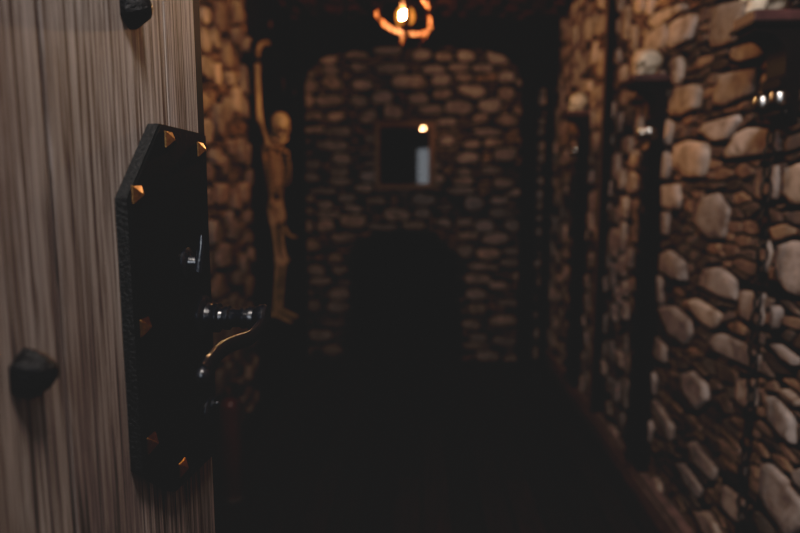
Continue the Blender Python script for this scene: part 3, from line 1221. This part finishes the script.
for sgn in (-1, 1):
    hip = Vector((0.07, sgn * 0.09, z_pel - 0.025))
    kn = Vector((0.10, sgn * 0.085, z_knee))
    an = Vector((0.07, sgn * 0.08, z_ank))
    bm = bmesh.new()
    long_bone(bm, hip, kn, 0.0125, 2.0)
    sphere(bm, kn + Vector((0.022, 0, 0)), 0.016, 10, 7)
    long_bone(bm, kn, an, 0.0105, 1.8)
    long_bone(bm, kn + Vector((-0.008, sgn * 0.018, -0.02)), an + Vector((-0.004, sgn * 0.016, 0)), 0.005, 1.6)
    lg = link('leg', bm, M['bone'], SK, True, 60)
    bm = bmesh.new()
    sphere(bm, an + Vector((-0.012, 0, -0.022)), 0.021, 10, 8, (1.4, 0.8, 0.8))
    for k in range(5):
        o = (k - 2) * 0.011
        tube(bm, [an + Vector((0.008, o * 0.6, -0.020)), an + Vector((0.062, o * 1.1, -0.045)), an + Vector((0.10 + 0.008 * (2 - abs(k - 2)), o * 1.3, -0.065))], [0.007, 0.0055, 0.004], 7)
    link('foot', bm, M['bone'], lg, True, 60)

# dark boards it hangs on
bm = bmesh.new()
for k in range(8):
    y0 = 3.48 + 0.162 * k
    box(bm, (LX, y0 + 0.002, 0.12), (LX + 0.040, y0 + 0.160, CZ - 0.03), 0.003)
tag(link('trim_5', bm, M['dark_wood']), kind='structure')

# iron wrist cuffs that hold it up
for i, (w, d) in enumerate(HANDS):
    c = empty('wrist_shackle', w)
    tag(c, ('black iron cuff around the raised wrist of the skeleton', 'black iron cuff around the lowered wrist of the skeleton')[i], 'shackle', 'cuffs holding the skeleton')
    bm = bmesh.new()
    ax = Vector(d).normalized()
    torus(bm, (0, 0, 0), ax, 0.031, 0.007, 24, 8, squash=2.0)
    link('cuff', bm, M['chain'], c, True)
    bm = bmesh.new()
    tube(bm, [(-0.031, 0, 0.0), (-0.066, 0, 0.03)], 0.006, 8)
    lathe(bm, (-0.068, 0, 0.03), (1, 0, 0), [(0, 0.028), (0.005, 0.028), (0.008, 0.02)], 14)
    link('wall_anchor', bm, M['chain'], c, True, 40)


# ------------------------------------------------------------------ wall shelves, skulls, chains along the right wall
def make_shelf():
    r = empty('wall_shelf', (0, 0, 0))
    # local frame: x=0 on the stone, -x into the passage, z=0 underside of the top slab
    bm = bmesh.new()
    box(bm, (-0.135, -0.058, 0.006), (0.010, 0.058, 0.034), 0.003)
    link('shelf_top', bm, M['shelf_wood'], r)
    bm = bmesh.new()
    box(bm, (-0.141, -0.064, -0.006), (0.010, 0.064, 0.006), 0.003)
    link('lip_moulding', bm, M['wood_shaded'], r)  # near-black lip stands in for the slab's unlit front
    bm = bmesh.new()
    prof = [(0.006, -0.006), (-0.126, -0.006), (-0.122, -0.018)]
    for k in range(0, 9):
        a = PI / 2 * k / 8
        prof.append((-0.112 + 0.075 * math.sin(a), -0.022 - 0.075 * (1 - math.cos(a))))
    prof += [(-0.036, -0.13), (-0.050, -0.145), (-0.048, -0.165), (-0.032, -0.18), (-0.030, -0.24), (0.006, -0.262)]
    prism(bm, [(x, -0.047, z) for x, z in prof], (0, 0.094, 0))
    link('bracket', bm, M['wood_shaded'], r)
    return r


SHZ = 1.842
SY = [1.768, 2.68, 3.86]
XS = WX - 0.020
sh0 = make_shelf()
labels_s = ['nearest dark wooden bracket shelf on the right stone wall, partly out of frame', 'second dark wooden bracket shelf along the right stone wall', 'farthest dark wooden bracket shelf on the right wall, beyond the upright batten']
labels_k = ['pale skull on the nearest bracket shelf, cut by the top edge', 'small pale skull on the second bracket shelf of the right wall', 'dim skull on the farthest bracket shelf of the right wall']
labels_c = ['long black chain hanging down the stones beneath the nearest shelf', 'long black chain hanging in shadow beneath the second shelf', 'black chain hanging in the dark beneath the farthest shelf']
labels_m = ['polished manacles hanging from the bracket of the nearest shelf', 'pair of polished manacles glinting below the second shelf', 'manacles with one glint below the farthest shelf']
shelves = [sh0] + [copy_tree(sh0) for _ in range(2)]
for i, s in enumerate(shelves):
    s.location = (XS, SY[i], SHZ)
    tag(s, labels_s[i], 'shelf', 'bracket shelves on the right wall')

# skulls on the shelves, looking into the passage
bm = bmesh.new()
skull_mesh(bm)
sk0 = link('skull', bm, M['bone_light'], None, True)
bm = bmesh.new()
skull_sockets(bm)
link('eye_sockets', bm, M['socket'], sk0, True)
sk_all = [sk0] + [copy_tree(sk0) for _ in range(2)]
for i, s in enumerate(sk_all):
    s.location = (XS - 0.066, SY[i] + (0.012, 0.0, 0)[i], SHZ + 0.0345 + 0.001)
    s.rotation_euler = (0, 0, (math.radians(28), math.radians(20), math.radians(10))[i])
    s.scale = (0.76, 0.76, 0.76) if i else (1.05, 1.05, 1.05)
    tag(s, labels_k[i], 'skull', 'skulls on the bracket shelves')


# manacles: cross arm with two open cuffs
def make_manacles():
    r = empty('manacles', (0, 0, 0))
    bm = bmesh.new()
    lathe(bm, (0.0, 0, 0.0), (-1, 0, 0), [(0, 0.026), (0.006, 0.026), (0.009, 0.018), (0.020, 0.010), (0.034, 0.010)], 16)
    tube(bm, [(-0.036, -0.055, -0.006), (-0.036, 0.055, -0.006)], 0.0075, 10)
    for y in (-0.055, 0.055):
        sphere(bm, (-0.036, y, -0.006), 0.011, 10, 8)
    link('cross_arm', bm, M['chain'], r, True, 40)
    for y in (-0.040, 0.040):
        bm = bmesh.new()
        torus(bm, (-0.046, y, 0.030), (0, 0, 1), 0.019, 0.0055, 28, 10, squash=4.0)
        link('cuff', bm, M['steel'], r, True)
    return r


m0 = make_manacles()
mans = [m0] + [copy_tree(m0) for _ in range(2)]
for i, s in enumerate(mans):
    s.location = (XS - 0.031, SY[i] - (0.060, 0.05, 0.0)[i], SHZ - 0.236)
    tag(s, labels_m[i], 'manacles', 'manacles below the bracket shelves')


def chain_mesh(length, n, w, r, twin=0.0):
    bm = bmesh.new()
    pitch = length / n
    for col in ((0.0,) if not twin else (-twin, twin)):
        for k in range(n):
            z = -pitch * (k + 0.5)
            ax = (1, 0, 0) if (k % 2 == 0) else (0, 1, 0)
            sway = 0.004 * math.sin(k * 0.7 + col * 90)
            torus(bm, (0, col + sway, z), ax, w, r, 16, 7, (pitch * 0.5 / w + r / w * 0.9, 1.0), (0, 0, 1))
    return bm


def chain(i, length, n, twin):
    bm = chain_mesh(length, n, 0.0135, 0.0047, twin)
    o = link('hanging_chain', bm, M['chain'], None, True)
    o.location = (XS - (0.036, 0.056, 0.056)[i], SY[i], SHZ - 0.275)
    tag(o, labels_c[i], 'chain', 'chains hanging down the right wall')


chain(0, 1.42, 30, 0.0)
chain(1, 1.40, 30, 0.019)
chain(2, 1.40, 30, 0.019)

# ------------------------------------------------------------------ framed dark picture on the back wall
p0, p1 = at_y(374.5, 121.5, BY - 0.06), at_y(435, 190, BY - 0.06)
fw_, fh_ = p1.x - p0.x, p0.z - p1.z
pic = empty('framed_picture', ((p0.x + p1.x) / 2, BY - 0.075, (p0.z + p1.z) / 2), (math.radians(-1.4), 0, math.radians(-1.0)))
tag(pic, 'dark glazed picture in a brown frame hanging on the back stone wall', 'picture')
bm = bmesh.new()
fwid = 0.050


def frame_profile(t):      # (inset from the outside, height)
    return t


prof = [(0.0, 0.0), (0.0, 0.022), (0.010, 0.030), (0.024, 0.026), (0.034, 0.020), (fwid, 0.010), (fwid, 0.0)]
loops = []
for ins, h in prof:
    hx, hz2 = fw_ / 2 - ins, fh_ / 2 - ins
    loops.append([bm.verts.new((x, -h, z)) for x, z in ((-hx, -hz2), (hx, -hz2), (hx, hz2), (-hx, hz2))])
for a, b in zip(loops, loops[1:] + loops[:1]):
    for i in range(4):
        bm.faces.new((a[i], a[(i + 1) % 4], b[(i + 1) % 4], b[i]))
link('picture_frame', bm, M['frame'], pic)
bm = bmesh.new()
box(bm, (-fw_ / 2 + fwid - 0.004, -0.006, -fh_ / 2 + fwid - 0.004), (fw_ / 2 - fwid + 0.004, 0.004, fh_ / 2 - fwid + 0.004))
link('glazing', bm, M['glass'], pic)

# ------------------------------------------------------------------ red cylinder on the floor by the left wall
ep = at_x(231.5, 449, -0.86)
ex = empty('fire_extinguisher', (-0.86, ep.y, 0.001))
tag(ex, 'dim red cylinder with brassy top standing on the floor behind the door handle', 'fire extinguisher')
ztop = at_x(231, 395, -0.86).z
bm = bmesh.new()
rr = 0.052
lathe(bm, (0, 0, 0.018), (0, 0, 1), [(0, rr * 0.95), (0.012, rr), (ztop - 0.06, rr), (ztop - 0.035, rr * 0.85), (ztop - 0.018, rr * 0.45), (ztop - 0.014, 0.016)], 28)
link('cylinder_body', bm, M['red'], ex, True, 40)
bm = bmesh.new()
lathe(bm, (0, 0, 0.0), (0, 0, 1), [(0, rr * 1.03), (0.026, rr * 1.03), (0.03, rr * 0.99)], 28)
link('foot_ring', bm, M['pewter'], ex, True, 40)
bm = bmesh.new()
lathe(bm, (0, 0, ztop), (0, 0, 1), [(0, 0.018), (0.012, 0.018), (0.016, 0.026), (0.034, 0.026), (0.040, 0.014), (0.050, 0.012)], 18)
link('valve', bm, M['brass'], ex, True, 40)
bm = bmesh.new()
tube(bm, [(-0.01, 0, ztop + 0.045), (0.03, -0.01, ztop + 0.055), (0.085, -0.02, ztop + 0.045)], [0.008, 0.007, 0.006], 8)
tube(bm, [(-0.01, 0, ztop + 0.038), (0.03, -0.01, ztop + 0.032), (0.075, -0.02, ztop + 0.015)], [0.007, 0.006, 0.005], 8)
link('squeeze_lever', bm, M['rubber'], ex, True, 50)
bm = bmesh.new()
tube(bm, [(0, 0.02, ztop + 0.025), (0.0, 0.06, ztop + 0.02), (0.0, 0.078, ztop - 0.05), (0.0, 0.072, ztop - 0.2)], [0.007, 0.007, 0.007, 0.009], 8)
link('hose', bm, M['rubber'], ex, True, 60)

# ------------------------------------------------------------------ light
def area_light(name, loc, target, sx, sy, power, col):
    d = bpy.data.lights.new(name, 'AREA')
    d.shape = 'RECTANGLE'
    d.size, d.size_y = sx, sy
    d.energy = power
    d.color = col
    o = bpy.data.objects.new(name, d)
    COL.objects.link(o)
    o.location = loc
    o.rotation_euler = (Vector(target) - Vector(loc)).to_track_quat('-Z', 'Y').to_euler()
    return o


area_light('daylight_window', (-0.04, -1.0, 2.0), (0.0, 1.0, 1.75), 0.55, 0.75, 8.5, (0.86, 0.92, 1.0))
area_light('entrance_ceiling_light', (0.15, 0.15, 2.56), (0.85, 1.60, 1.65), 0.34, 0.34, 31, (1.0, 0.90, 0.83))

w = bpy.data.worlds.new('world')
SC.world = w
w.use_nodes = True
w.node_tree.nodes['Background'].inputs['Color'].default_value = (0.5, 0.6, 0.8, 1)
w.node_tree.nodes['Background'].inputs['Strength'].default_value = 0.008

# ------------------------------------------------------------------ tone: matte print with lifted blacks
SC.cycles.use_denoising = True
SC.cycles.max_bounces = 6
SC.cycles.sample_clamp_indirect = 8
vs = SC.view_settings
vs.view_transform = 'Standard'
vs.look = 'None'
vs.exposure = 0
vs.use_curve_mapping = True
cm = vs.curve_mapping
cv = cm.curves[3]
for p in ((0.010, 0.0112), (0.035, 0.029), (0.09, 0.088)):
    cv.points.new(*p)
cv.points[0].location = (0.0, 0.0103)
for p in cv.points:
    p.handle_type = 'VECTOR'
cm.update()
